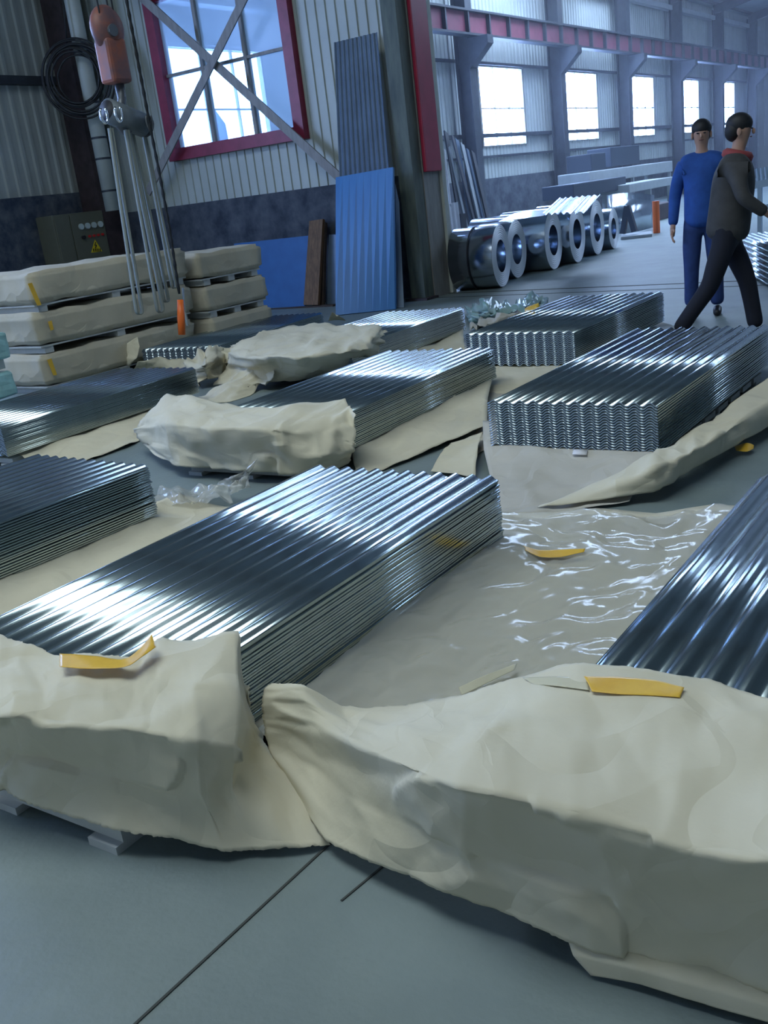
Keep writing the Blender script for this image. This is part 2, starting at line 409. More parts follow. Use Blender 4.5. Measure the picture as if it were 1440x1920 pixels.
# scattering volume added to imitate window glare veiling the far hall
m = bpy.data.materials.new('glare_haze'); m.use_nodes = True; nt = m.node_tree; nt.nodes.remove(nt.nodes['Principled BSDF'])
vsc = nt.nodes.new('ShaderNodeVolumeScatter'); vsc.inputs['Color'].default_value = (.80, .86, 1, 1); vsc.inputs['Density'].default_value = HAZE
nt.links.new(vsc.outputs[0], nt.nodes['Material Output'].inputs['Volume']); MATS['glare_haze'] = m
bm = B(); box(bm, 12.3, XE-.3, YR+.3, YL-.25, .02, 6.5); hz_ = obj('haze', bm, 'glare_haze'); hz_['kind'] = 'stuff'; hz_['label'] = 'thin bluish haze added for the window glare in the hall'; hz_['category'] = 'haze'

# ------------------------------------------------------------------ corrugated sheets
WAVES = 12; SW = .90; SL = 1.95
def sheet_mesh(length):
    bm = B(); n = WAVES*10; th = .0058
    for (y0, y1) in ((0, 1),):
        top = []; bot = []
        for xi in (0, length/2, length):
            tr = []; br = []
            for i in range(n+1):
                ph = i/10*2*PI; yy = -SW/2+SW*i/n
                c = -math.cos(ph); zz = .0088*math.copysign(abs(c)**.8, c)
                tr.append(bm.verts.new((xi, yy, zz+th/2))); br.append(bm.verts.new((xi, yy, zz-th/2)))
            top.append(tr); bot.append(br)
        for a in range(2):
            for i in range(n):
                bm.faces.new((top[a][i], top[a+1][i], top[a+1][i+1], top[a][i+1]))
                bm.faces.new((bot[a][i], bot[a][i+1], bot[a+1][i+1], bot[a+1][i]))
            bm.faces.new((top[a][0], bot[a][0], bot[a+1][0], top[a+1][0])); bm.faces.new((top[a][n], top[a+1][n], bot[a+1][n], bot[a][n]))
        for i in range(n):
            bm.faces.new((top[0][i], top[0][i+1], bot[0][i+1], bot[0][i])); bm.faces.new((top[2][i], bot[2][i], bot[2][i+1], top[2][i+1]))
    me = bpy.data.meshes.new('corrugated_sheet'); bmesh.ops.recalc_face_normals(bm, faces=bm.faces); bm.to_mesh(me); bm.free()
    for p in me.polygons: p.use_smooth = abs(p.normal.x) < .5 and abs(p.normal.y) < .9
    me.materials.append(MATS['galv']); me.materials.append(MATS['cut_edge'])
    for p in me.polygons:
        if abs(p.normal.x) > .9: p.material_index = 1
    return me
SHEET = sheet_mesh(SL)
def pallet(cx, cy, rz, label, L, Wd=.86):
    t = thing('pallet', label, 'pallet', (cx, cy, 0), rz, None)
    bm = B()
    for i in range(8):
        x = L*(i+.1)/8; box(bm, x, x+L/8*.75, -Wd/2, Wd/2, .022, .052)
    obj('deck_board', bm, 'pallet_white', t)
    for y in (-Wd/2+.05, 0, Wd/2-.05):
        for x in (.05, L/2, L-.12):
            bm = B(); box(bm, x-.05, x+.05, y-.05, y+.05, 0, .022); obj('block', bm, 'pallet_white', t)
    return t
ORD = 'top second third fourth fifth sixth seventh eighth ninth tenth eleventh twelfth thirteenth fourteenth fifteenth sixteenth seventeenth eighteenth nineteenth twentieth twenty-first twenty-second twenty-third twenty-fourth twenty-fifth twenty-sixth twenty-seventh'.split()
def stack(where, nx, ny, rz, n=20, H=.246, z0=.090, L=SL, jit=.004, pal=-.02):
    """nx, ny: middle of the near end. Every sheet is a thing of its own."""
    pallet(nx-pal, ny, rz, 'pale low pallet under ' + where, L-.1+pal)
    pitch = (H-.018)/(n-1)
    for k in range(n):
        o = bpy.data.objects.new('corrugated_sheet', SHEET); COL.objects.link(o)
        j = random.uniform(-jit, jit); j2 = random.uniform(-jit, jit)
        o.location = (nx+j*math.cos(rz)-j2*math.sin(rz), ny+j*math.sin(rz)+j2*math.cos(rz), z0+k*pitch); o.rotation_euler = (0, 0, rz+random.uniform(-.0015, .0015))
        o.scale = (L/SL, 1, 1)
        if k == n-1: lab = 'topmost galvanised corrugated sheet of ' + where
        elif k == 0: lab = 'lowest galvanised corrugated sheet of ' + where
        else: lab = ORD[n-1-k] + ' corrugated sheet from the top of ' + where
        tag(o, lab, 'metal sheet', 'sheets of ' + where)
R = math.radians
# (where, near-end middle, heading, length)
S = dict(
 s1=('the large front central stack', 1.22, 2.17, R(.6), 1.93),
 s2=('the stack cut by the lower right edge', 1.43, .385, R(0), 1.95),
 s3=('the open-ended stack at middle right', 4.36, 1.985, R(0), 2.12),
 s4=('the open-ended stack left of the men', 6.44, 3.30, R(0), 1.90),
 s5=('the middle stack behind the central one', 3.98, 3.66, R(2), 2.05),
 s6=('the left edge stack beside the central one', 1.02, 4.02, R(-2), 1.98),
 s7=('the long upper left stack before the bundles', 3.60, 6.02, R(2.2), 1.85),
 s8=('the back stack under the torn paper hood', 6.2, 5.1, R(2), 1.95),
 s9=('the low back stack beside the slings', 6.75, 7.18, R(6), 2.05))
for k, (w, x, y, rz, L) in S.items():
    stack(w, x, y, rz, jit={'s3': .0012, 's4': .0012}.get(k, .004), n={'s1': 26, 's3': 18, 's4': 18, 's9': 12, 's8': 22, 's5': 20}.get(k, 21), H={'s9': .13, 's8': .21, 's7': .20, 's5': .21}.get(k, .246), L=L, pal={'s1': .065, 's5': .20}.get(k, -.02))

# ------------------------------------------------------------------ paper wraps
def tape(label, rows, seed=1, m='tape', name='tape_strip'):
    o = grid_sheet(name, pz(rows), m, sub=8, crumple=.003, seed=seed, thick=.0008, fold=.3); return tag(o, label, 'tape')
def paper(name, label, rows, m='paper', cr=.008, seed=0, sub=9, cat='paper', world=False, **k):
    o = grid_sheet(name, rows if world else pz(rows), m, crumple=cr, seed=seed, sub=sub, **k); return tag(o, label, cat)

paper('paper_wrapping', 'torn kraft paper hood over the near end of the large central stack, lower left', [
 [(-130, 1192, .355), (0, 1193, .355), (60, 1206, .357), (110, 1224, .358), (200, 1228, .358), (262, 1222, .35), (292, 1187, .362), (360, 1197, .35), (443, 1189, .355), (457, 1255, .27), (470, 1322, .20)],
 [(-130, 1262, .355), (0, 1268, .355), (55, 1270, .356), (110, 1282, .358), (195, 1290, .358), (250, 1285, .35), (300, 1275, .35), (365, 1285, .35), (446, 1292, .32), (468, 1330, .22), (481, 1368, .12)],
 [(-130, 1325, .35), (0, 1345, .338), (50, 1346, .338), (100, 1352, .338), (190, 1362, .335), (240, 1368, .33), (300, 1380, .32), (370, 1390, .30), (445, 1400, .24), (480, 1400, .15), (492, 1400, .10)],
 [(-130, 1392, .18), (0, 1412, .19), (50, 1420, .19), (100, 1432, .19), (190, 1455, .18), (240, 1468, .17), (300, 1480, .17), (375, 1492, .17), (445, 1482, .15), (495, 1470, .10), (535, 1470, .06)],
 [(-130, 1452, .07), (0, 1482, .07), (50, 1500, .07), (100, 1518, .07), (190, 1545, .07), (245, 1560, .065), (310, 1573, .06), (420, 1598, .03), (480, 1594, .02), (560, 1589, .02), (622, 1584, .012)]],
 cr=.012, seed=3, edge=.003, fold=.85, sub=15)
paper('paper_wrapping', 'big kraft paper hood in the lower right corner, with yellow and clear tape', [
 [(508, 1279, .24), (565, 1283, .28), (640, 1328, .20), (760, 1322, .20), (860, 1307, .25), (960, 1276, .32), (1080, 1250, .355), (1200, 1260, .358), (1330, 1273, .358), (1440, 1312, .36), (1640, 1345, .36)],
 [(494, 1308, .22), (568, 1312, .27), (660, 1352, .25), (780, 1372, .31), (880, 1372, .35), (980, 1345, .36), (1100, 1345, .36), (1220, 1352, .36), (1340, 1362, .36), (1470, 1392, .36), (1660, 1432, .36)],
 [(487, 1348, .18), (585, 1352, .23), (685, 1405, .28), (785, 1448, .33), (865, 1482, .352), (965, 1502, .355), (1090, 1528, .355), (1220, 1562, .355), (1340, 1588, .355), (1470, 1615, .355), (1680, 1665, .355)],
 [(503, 1402, .12), (590, 1440, .12), (690, 1510, .15), (790, 1553, .18), (870, 1592, .19), (970, 1625, .19), (1090, 1665, .19), (1210, 1690, .19), (1330, 1715, .19), (1470, 1750, .19), (1690, 1800, .19)],
 [(548, 1485, .05), (615, 1577, .03), (700, 1615, .05), (800, 1655, .07), (890, 1692, .07), (1005, 1745, .07), (1110, 1786, .06), (1210, 1796, .06), (1330, 1815, .06), (1470, 1866, .06), (1720, 1935, .06)]],
 cr=.0075, seed=12, edge=.002, fold=.8, sub=15)
paper('paper_flap', 'loose pale paper flap on the floor at the very bottom right', [
 [(1060, 1745, .07), (1180, 1760, .07), (1330, 1800, .07), (1470, 1840, .07), (1650, 1900, .06)],
 [(1075, 1790, .04), (1190, 1815, .05), (1320, 1850, .05), (1450, 1888, .05), (1640, 1945, .04)],
 [(1108, 1828, .01), (1200, 1845, .02), (1320, 1880, .02), (1440, 1916, .02), (1620, 1975, .02)]], cr=.004, seed=5)
paper('paper_scrap', 'small dark torn scrap of paper hanging between the two front paper hoods', [
 [(548, 1488, .05), (565, 1497, .05)], [(545, 1505, .02), (556, 1508, .02)], [(545, 1520, .005), (549, 1520, .005)]], m='brown_wood', cr=.001, sub=4)
paper('paper_wrapping', 'kraft paper hood over the near end of the middle stack, on a pale pallet', [
 [(262, 788, .2), (313, 737, .328), (400, 753, .33), (520, 762, .33), (640, 745, .33), (655, 760, .328), (665, 778, .315)],
 [(255, 800, .18), (308, 765, .32), (400, 778, .33), (490, 781, .33), (580, 770, .33), (630, 778, .315), (666, 802, .24)],
 [(250, 806, .16), (322, 795, .31), (400, 803, .32), (490, 801, .328), (532, 806, .305), (600, 812, .25), (665, 828, .18)],
 [(265, 828, .1), (318, 838, .17), (400, 848, .17), (495, 848, .18), (538, 850, .18), (600, 852, .16), (662, 848, .12)],
 [(292, 852, .07), (335, 874, .07), (420, 880, .07), (500, 886, .07), (545, 890, .06), (600, 885, .05), (657, 868, .05)]],
 cr=.016, seed=21, edge=.004)
paper('paper_wrapping', 'crumpled kraft paper hood with small dark stains over the back stack', [
 [(447, 640, .32), (500, 618, .335), (590, 607, .335), (650, 610, .335), (717, 612, .335), (723, 625, .28)],
 [(432, 652, .30), (500, 640, .33), (590, 632, .33), (650, 632, .33), (700, 632, .32), (724, 640, .22)],
 [(430, 664, .26), (480, 672, .30), (560, 672, .31), (640, 662, .29), (692, 654, .26), (723, 650, .16)],
 [(425, 688, .13), (490, 697, .15), (570, 700, .15), (640, 685, .15), (690, 672, .13), (722, 662, .1)],
 [(400, 722, .02), (490, 718, .04), (570, 712, .06), (640, 698, .06), (690, 683, .06), (721, 668, .06)]], cr=.016, seed=33, edge=.006)
paper('crumpled_paper', 'crumpled brown paper left of the back stack, standing up in folds', [
 [(350, 672, .22), (385, 652, .28), (415, 655, .2), (450, 640, .3)],
 [(352, 695, .12), (385, 680, .24), (415, 678, .12), (455, 668, .22)],
 [(360, 722, .03), (392, 712, .08), (425, 705, .02), (460, 690, .04)]], cr=.045, seed=41)
paper('crumpled_paper', 'curled paper sheet with a rolled lip behind the middle paper hood', [
 [(445, 698, .14), (470, 682, .2), (500, 676, .22), (512, 700, .16)],
 [(420, 722, .05), (455, 705, .12), (485, 705, .10), (505, 715, .08)],
 [(365, 742, .02), (410, 742, .02), (450, 735, .03), (490, 722, .03)],
 [(330, 748, .01), (380, 755, .01), (430, 752, .01), (470, 740, .01)]], cr=.025, seed=43)
paper('paper_flap', 'pointed paper flap standing before the wrapped bundles', [
 [(258, 632, .34), (262, 650, .25)], [(228, 650, .26), (255, 672, .14)], [(188, 690, .06), (240, 690, .04)]], cr=.01, seed=44, sub=12)
paper('paper_scrap', 'small upright paper corner between the two back stacks', [
 [(622, 585, .3), (632, 592, .27)], [(615, 603, .15), (648, 601, .16)]], cr=.01, seed=45)
paper('crumpled_paper', 'low crumpled paper in front of the low back stack', [
 [(258, 680, .12), (300, 668, .16), (340, 672, .12), (360, 680, .1)], [(250, 695, .02), (300, 690, .05), (345, 700, .04), (370, 705, .02)]], cr=.03, seed=46)

# papers and film lying on the floor
paper('packing_paper', 'greyish packing paper spread before the open-ended stack on the right', [
 [(905, 790, .088), (1000, 795, .088), (1130, 800, .088), (1235, 815, .088)],
 [(907, 842, .085), (1000, 848, .085), (1120, 853, .085), (1230, 856, .085)],
 [(918, 890, .02), (1000, 900, .02), (1110, 905, .02), (1200, 900, .03)],
 [(938, 968, .008), (1010, 966, .008), (1090, 955, .008), (1180, 940, .02)]], m='paper_grey', cr=.006, seed=51)
paper('paper_flap', 'long folded-back paper strip along the right side of the open-ended stack', [
 [(1170, 880, .05), (1232, 846, .14), (1300, 808, .15), (1380, 755, .15), (1520, 650, .15)],
 [(1090, 915, .05), (1225, 880, .15), (1310, 840, .16), (1410, 775, .16), (1540, 690, .16)],
 [(1008, 955, .012), (1222, 922, .05), (1300, 878, .06), (1440, 800, .06), (1580, 735, .06)]], cr=.012, seed=52, edge=.003)
wide = [
 [(880, 955, .02), (1010, 962, .02), (1120, 952, .03), (1230, 962, .02), (1340, 945, .02), (1460, 955, .02)],
 [(900, 1020, .085), (1030, 1030, .015), (1130, 1030, .02), (1250, 1040, .01), (1340, 1040, .01), (1440, 1040, .01)],
 [(740, 1130, .088), (860, 1142, .035), (980, 1150, .01), (1100, 1150, .01), (1220, 1150, .02), (1340, 1150, .03)],
 [(600, 1250, .088), (720, 1262, .045), (850, 1270, .01), (980, 1270, .01), (1100, 1280, .03), (1220, 1280, .05)],
 [(460, 1370, .088), (580, 1400, .04), (720, 1420, .02), (850, 1420, .02), (1000, 1430, .05), (1100, 1430, .05)]]
paper('packing_paper', 'wide kraft sheet lying under clear film between the two front stacks', wide, m='paper', cr=.002, seed=53)
paper('plastic_film', 'clear crumpled plastic film over the paper between the two front stacks', [[(x+(14 if i == 0 else 0), y+3, z+.020) for i, (x, y, z) in enumerate(r)] for r in wide], m='film', cr=.009, seed=54, cat='plastic film', thick=0, sub=22, fscale=6)
paper('packing_paper', 'kraft sheet on the floor along the stack at the left edge', [
 [(-80, 1110, .088), (90, 1030, .088), (200, 985, .088), (295, 940, .088), (330, 925, .02)],
 [(-60, 1165, .05), (110, 1085, .05), (225, 1030, .05), (320, 985, .04), (400, 945, .02)],
 [(-60, 1250, .01), (110, 1170, .01), (280, 1080, .01), (420, 1005, .01), (500, 950, .01)]], cr=.008, seed=55)
paper('plastic_film', 'shiny crumpled plastic film with a pointed tip left of the central stack', [
 [(292, 915, .04), (330, 905, .06), (380, 905, .08), (420, 900, .10), (455, 885, .16), (482, 858, .25)],
 [(292, 935, .04), (335, 930, .07), (385, 925, .06), (425, 920, .06), (455, 905, .10), (474, 880, .18)],
 [(292, 955, .04), (340, 955, .03), (390, 950, .03), (430, 938, .03), (448, 925, .06), (462, 908, .10)]], m='film', cr=.03, seed=56, cat='plastic film', thick=0, sub=12, fscale=7)
paper('packing_paper', 'kraft sheet hanging down the right side of the middle stack', [
 [(655, 815, .088), (745, 785, .088), (830, 745, .088), (925, 700, .088)],
 [(662, 862, .05), (745, 825, .06), (830, 785, .07), (915, 745, .07)],
 [(672, 895, .01), (745, 868, .02), (830, 832, .03), (912, 798, .05)]], cr=.008, seed=57)
paper('paper_flap', 'small bent paper flap on the floor beside the open-ended stack', [
 [(845, 828, .04), (905, 808, .06)], [(825, 850, .03), (895, 845, .07)], [(808, 885, .02), (890, 890, .03)]], cr=.012, seed=58, sub=12)
paper('packing_paper', 'kraft sheet on the floor along the right side of the long left stack', [
 [(10, 835, .088), (180, 780, .088), (350, 725, .088)],
 [(60, 868, .03), (210, 820, .05), (330, 768, .05)],
 [(120, 880, .008), (245, 832, .02), (300, 800, .02)]], cr=.01, seed=59)
paper('packing_paper', 'kraft sheet showing before the shiny back-right stack', [
 [(890, 665, .088), (980, 668, .088), (1080, 672, .088)],
 [(895, 690, .07), (985, 692, .07), (1085, 694, .07)],
 [(900, 735, .01), (990, 740, .01), (1090, 740, .01)]], cr=.006, seed=60)
paper('packing_paper', 'glossy pale sheet along the right side of the back stack', [
 [(700, 655, .088), (780, 635, .088), (868, 612, .088)],
 [(725, 672, .05), (790, 660, .06), (870, 638, .06)],
 [(735, 690, .01), (810, 672, .01), (885, 655, .01)]], cr=.015, seed=61)
paper('packing_paper', 'grey paper on the floor between the stacks at mid distance', [
 [(860, 640, .01), (1000, 600, .01), (1100, 560, .01)],
 [(900, 760, .006), (1000, 700, .006), (1260, 610, .006)],
 [(880, 860, .006), (1060, 760, .006), (1300, 640, .006)]], m='paper_grey', cr=.004, seed=62)
for lab, rows, m, nm in (
 ('heap of crumpled green plastic film behind the shiny stacks', [[(875, 580, .05), (905, 565, .12), (940, 570, .06), (990, 560, .12), (1030, 560, .04)], [(878, 592, .05), (910, 578, .16), (945, 585, .1), (985, 575, .14), (1020, 572, .08)], [(880, 605, .01), (915, 600, .04), (950, 600, .03), (980, 590, .03), (1010, 582, .02)]], 'green_film', 'plastic_film'),
 ('crumpled dull paper behind the shiny stack, beside the green film', [[(905, 598, .05), (940, 592, .12), (975, 590, .1), (1000, 580, .06)], [(880, 618, .02), (915, 612, .05), (955, 605, .05), (990, 595, .03)]], 'paper_grey', 'crumpled_paper')):
    tag(grid_sheet(nm, pz(rows), m, crumple=.06, seed=70, sub=8, fscale=6), lab, 'packaging')

# tapes
tape('yellow tape strip on the paper hood at lower left', [[(112, 1227, .376), (180, 1230, .376), (240, 1232, .374), (285, 1190, .385)], [(112, 1251, .376), (180, 1256, .376), (245, 1248, .374), (292, 1212, .382)]], 2)
tape('yellow tape strip on the paper hood at lower right', [[(1095, 1270, .366), (1160, 1272, .368), (1230, 1276, .368), (1283, 1288, .368)], [(1110, 1298, .366), (1165, 1302, .368), (1230, 1303, .368), (1275, 1305, .368)]], 3)
tape('clear glossy tape end on the paper hood at lower right', [[(980, 1270, .34), (1040, 1266, .36), (1100, 1270, .366)], [(1000, 1282, .345), (1045, 1285, .36), (1105, 1294, .366)]], 4, 'tape_clear')
tape('curled yellow tape lying on the clear film between the front stacks', [[(980, 1024, .06), (1010, 1032, .05), (1050, 1032, .05), (1098, 1030, .06)], [(985, 1032, .06), (1012, 1044, .045), (1050, 1045, .045), (1095, 1036, .055)]], 5)
tape('yellow tape scrap on the floor near the right edge, by the folded paper', [[(1378, 838, .02), (1400, 832, .04), (1413, 836, .03)], [(1380, 846, .02), (1400, 848, .02), (1412, 842, .02)]], 6)
tape('yellow tape standing by the far left corner of the shiny back stack', [[(983, 578, .3), (998, 572, .36), (1010, 568, .4)], [(985, 586, .3), (1000, 580, .34), (1012, 575, .36)]], 7)
tape('clear glossy tape tangle by the big lower right paper hood', [[(860, 1290, .05), (900, 1270, .06), (970, 1243, .05)], [(866, 1304, .05), (905, 1285, .05), (965, 1255, .05)]], 8, 'tape_clear')
tag(grid_sheet('paper_scrap', pz([[(1075, 843, .09), (1102, 843, .09)], [(1073, 852, .09), (1100, 853, .09)]]), 'white_scrap', crumple=.001, sub=2), 'small white paper tag lying under the front of the open-ended stack', 'paper')

# ------------------------------------------------------------------ wrapped bundles at the left
def bundle(x0, y0, z0, L, D, H, label, seed, group, m='paper', blocks=3, rz=0):
    t = thing('wrapped_bundle', label, 'bundle', (x0, y0, z0), rz, group)
    bm = B(); box(bm, 0, L, 0, D, .075, .075+H)
    bmesh.ops.subdivide_edges(bm, edges=bm.edges[:], cuts=14, use_grid_fill=True)
    for v in bm.verts:
        c = v.co; cx, cy, cz = L/2, D/2, .075+H/2
        # rounded shoulders, sagging flanks
        fx = abs(c.x-cx)/(L/2); fy = abs(c.y-cy)/(D/2); fz = abs(c.z-cz)/(H/2)
        if fx > .97 and fz > .8: c.x -= math.copysign(.03, c.x-cx)
        if fy > .97 and fz > .8: c.y -= math.copysign(.025, c.y-cy)
        p = Vector((c.x, c.y, c.z+z0))
        n = noise.noise(p*3.2+Vector((seed, 0, 0)))*.022+(abs((p.x*2.3+p.z*3+seed*.37) % 1-.5)-.25)*.022
        d = Vector(((c.x-cx)/(L/2) if fx > .97 else 0, (c.y-cy)/(D/2) if fy > .97 else 0, (c.z-cz)/(H/2) if fz > .97 else 0))
        v.co = c+d*n
        v.co.z = max(v.co.z, .072)
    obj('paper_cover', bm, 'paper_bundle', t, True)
    bm = B(); box(bm, .02, L-.02, .02, D-.02, .058, .072); obj('deck_board', bm, 'pallet_white', t)
    for k in range(blocks):
        x = .06+(L-.22)*k/(blocks-1); bm = B(); box(bm, x, x+.10, .03, D-.03, 0, .058); obj('runner', bm, 'pallet_white', t)
    return t
tiers = ['bottom', 'middle', 'top']
for k in range(3):
    bundle(5.58+.03*k, 7.72, k*.372, 1.98, .95, .29, 'paper-wrapped bundle on a pallet, %s of the near left pile of three' % tiers[k], k+1, 'near pile of wrapped bundles')
    bundle(7.72, 7.60+.02*k, k*.345, 1.0, .95, .265, 'bulging paper-wrapped bundle, %s of the farther pile beside the blue board' % tiers[k], k+11, 'far pile of wrapped bundles')
for y in (0,):
    t = tag(obj('steel_bar', bar(B(), ax(-60, 545, 5.62)+Vector((0, 0, 0)), ay(84, 528, 7.95), .05, .05), 'crane_red'), 'rusty red-brown bar lying on top of the near left pile', 'bar')
def vtape(label, a, b, c, d, Y):
    bm = B(); q = [bm.verts.new(ay(p[0], p[1], Y)) for p in (a, b, c, d)]; bm.faces.new(q)
    o = obj('tape_strip', bm, 'tape'); s = o.modifiers.new('t', 'SOLIDIFY'); s.thickness = .002; return tag(o, label, 'tape')
vtape('slanting yellow tape on the top bundle of the near left pile', (52, 532), (60, 530), (78, 572), (70, 573), 7.692)
vtape('yellow tape on the middle bundle of the near left pile', (90, 603), (97, 601), (101, 618), (95, 620), 7.692)
vtape('yellow tape on the bottom bundle of the near left pile', (88, 675), (96, 672), (107, 703), (100, 704), 7.692)
vtape('yellow tape on the top bundle behind the hanging slings', (288, 503), (294, 502), (298, 528), (292, 532), 7.692)
for lab, (x0, y0, x1, y1), z in (('mint green plastic-wrapped pack at the left edge, the upper one', (-60, 620, 20, 672), .42), ('mint green plastic-wrapped pack at the left edge, the lower one', (-60, 692, 31, 742), .12)):
    c = ay(x1, (y0+y1)/2, 6.6); bm = B(); box(bm, -.5, 0, 0, .6, 0, .27, bev=.03)
    bmesh.ops.subdivide_edges(bm, edges=bm.edges[:], cuts=3, use_grid_fill=True)
    for v in bm.verts: v.co += noise.noise_vector(v.co*9+Vector((z*9, 0, 0)))*.02
    zt = ay(x1, y0, 6.6).z; zb = ay(x1, y1, 6.6).z
    for v in bm.verts: v.co.z *= (zt-zb)/.27
    o = obj('wrapped_pack', bm, 'mint', None, False); o.location = (c.x, 6.6, zb); tag(o, lab, 'pack')
bm = B(); box(bm, -.6, -.02, .05, .6, 0, .10); 
c = ay(20, 680, 6.6); o = obj('pallet', bm, 'pallet_white'); o.location = (c.x, 6.6, ay(20, 690, 6.6).z+.0); tag(o, 'pale pallet between the two mint green packs at the left edge', 'pallet')

# ------------------------------------------------------------------ things by the partition
def lean_panel(name, label, pts, m, cat, thick=.03, corr=0, parent=None):
    """pts: bottom left, bottom right, top right, top left in space"""
    p = [Vector(q) for q in pts]; n = (p[1]-p[0]).cross(p[3]-p[0]).normalized(); N = 60 if corr else 8
    bm = B(); lo = []; hi = []
    for i in range(N+1):
        s = i/N; off = n*(math.cos(s*corr*2*PI)*.012 if corr else 0)
        lo.append(p[0].lerp(p[1], s)+off); hi.append(p[3].lerp(p[2], s)+off)
    L = [bm.verts.new(q) for q in lo]; H = [bm.verts.new(q) for q in hi]
    for i in range(N): bm.faces.new((L[i], L[i+1], H[i+1], H[i]))
    o = obj(name, bm, m); s = o.modifiers.new('t', 'SOLIDIFY'); s.thickness = thick; s.offset = 0
    return tag(o, label, cat)
lean_panel('roofing_sheet', 'tall grey-blue corrugated sheet leaning behind the blue panel', [(10.95, 8.2, 0), (10.95, 7.28, 0), (11.16, ax(712, 68, 11.2).y, 3.3), (11.16, ax(631, 84, 11.2).y, 3.3)], 'grey_blue_sheet', 'metal sheet', .003, 10)
a, b, c, d = az(631, 592), az(742, 580), ax(738, 314, 10.75), ax(631, 334, 10.75)
o = lean_panel('wall_panel', 'bright blue panel leaning upright against the green column', [a, b, c, d], 'blue_panel', 'panel', .05)
for i, (x0, x1) in enumerate(((655, 680), (685, 707), (716, 724))):
    q = [az(x0, 590), az(x1, 588), ax(x1, 322, 10.72), ax(x0, 328, 10.72)]
lean_panel('metal_sheet', 'narrow grey-blue strip leaning just right of the blue panel', [az(744, 578), az(757, 577), ax(748, 380, 10.95), ax(741, 345, 10.95)], 'grey_blue_sheet', 'metal sheet', .03)
lean_panel('board', 'wide flat blue board standing against the dark wall base', [ax(452, 584, 11.15), ax(572, 576, 11.15), ax(579, 442, 11.3), ax(440, 457, 11.3)], 'blue_board', 'board', .03)
lean_panel('plank', 'brown wooden plank leaning at the right end of the blue board', [ax(571, 572, 11.0), ax(598, 572, 11.0), ax(607, 411, 11.28), ax(582, 415, 11.28)], 'brown_wood', 'plank', .05)
lean_panel('plank', 'dark narrow plank leaning behind the brown plank', [ax(598, 572, 11.1), ax(608, 572, 11.1), ax(612, 418, 11.33), ax(606, 414, 11.33)], 'dark_wood', 'plank', .05)
lean_panel('board', 'dull grey-green board in the gap left of the tall blue panel', [ax(612, 575, 11.2), ax(640, 572, 11.2), ax(640, 440, 11.36), ax(618, 440, 11.36)], 'grey_blue_sheet', 'board', .03)
bm = B(); bar(bm, ax(450, 592, 11.0)+Vector((0, 0, .02)), ax(630, 580, 11.0)+Vector((0, 0, .02)), .12, .10); tag(obj('timber_beam', bm, 'dark_wood'), 'dark timber lying at the foot of the blue board', 'timber')
# column, jamb, red leaf, post
t = thing('steel_column', 'broad dirty green steel column standing by the opening', 'column', (11.27, 7.13, 0))
bm = B(); box(bm, -.11, .11, -.11, -.09, 0, 7.4); box(bm, -.11, .11, .09, .11, 0, 7.4); box(bm, -.012, .012, -.09, .09, 0, 7.4); box(bm, -.11, -.095, -.09, .09, 0, 7.4); obj('shaft', bm, 'green_column', t)
bm = B(); box(bm, -.17, .13, -.17, .17, 0, .03); obj('base_plate', bm, 'rust_steel', t)
bm = B(); box(bm, 11.40, 11.80, 7.01, 7.09, 0, 7.4); struct(obj('door_1', bm, 'jamb_grey'))
bm = B(); box(bm, 11.40, 11.79, 6.95, 7.005, 1.60, 7.4, bev=.012); tag(obj('steel_door_edge', bm, 'red_paint'), 'glossy dark red upright panel hanging between green column and cream post', 'panel')
bm = B(); box(bm, 11.805, 11.915, 6.97, 7.09, 0, 7.4, bev=.01); tag(obj('door_post', bm, 'post_cream'), 'slim cream post at the left side of the opening', 'post')
# corner column, drain pipe, hanging cable coil
t = thing('steel_column', 'near-black steel column in the corner behind the white pipe', 'column', (11.15, 13.0, 0))
bm = B(); box(bm, -.18, .18, -.22, .22, 0, 7.1); obj('shaft', bm, 'rust_steel', t)
pb = ax(212, 395, 10.85); t = thing('drain_pipe', 'tall white drain pipe with joints in front of the corner column', 'pipe', (pb.x, pb.y, pb.z))
bm = B(); tube(bm, [(0, 0, 0), (0, 0, 5.4)], .115, 16); obj('pipe', bm, 'pipe_white', t, True)
for z in (.28, .75, 1.05, 1.55, 2.25, 3.1):
    bm = B(); tube(bm, [(0, 0, z), (0, 0, z+.03)], .122, 16); obj('pipe_joint', bm, 'dark_steel', t)
c = ax(147, 148, 10.6); t = thing('cable_coil', 'coil of dark cable hanging on the corner column', 'cable', c)
for k in range(9):
    rr = .50-.022*k+random.uniform(-.02, .02); ph = random.uniform(-.04, .04)
    ph2 = ph*.6; bm = B(); pts = []
    for a in [2*PI*i/40 for i in range(40)]:
        n_ = random.uniform(-.012, .012)+.015*(k % 4); h_ = math.cos(a)*rr*1.02+ph
        pts.append((-.62*h_-.78*n_, .78*h_-.62*n_, math.sin(a)*rr*1.06+ph2))
    tube(bm, pts, .016, 6, closed=True); obj('cable_loop', bm, 'cable_black', t, True)
bm = B(); tube(bm, [(0, .1, .45), (.05, .08, .9), (.1, .05, 1.5)], .014, 6); obj('hanger', bm, 'cable_black', t, True)
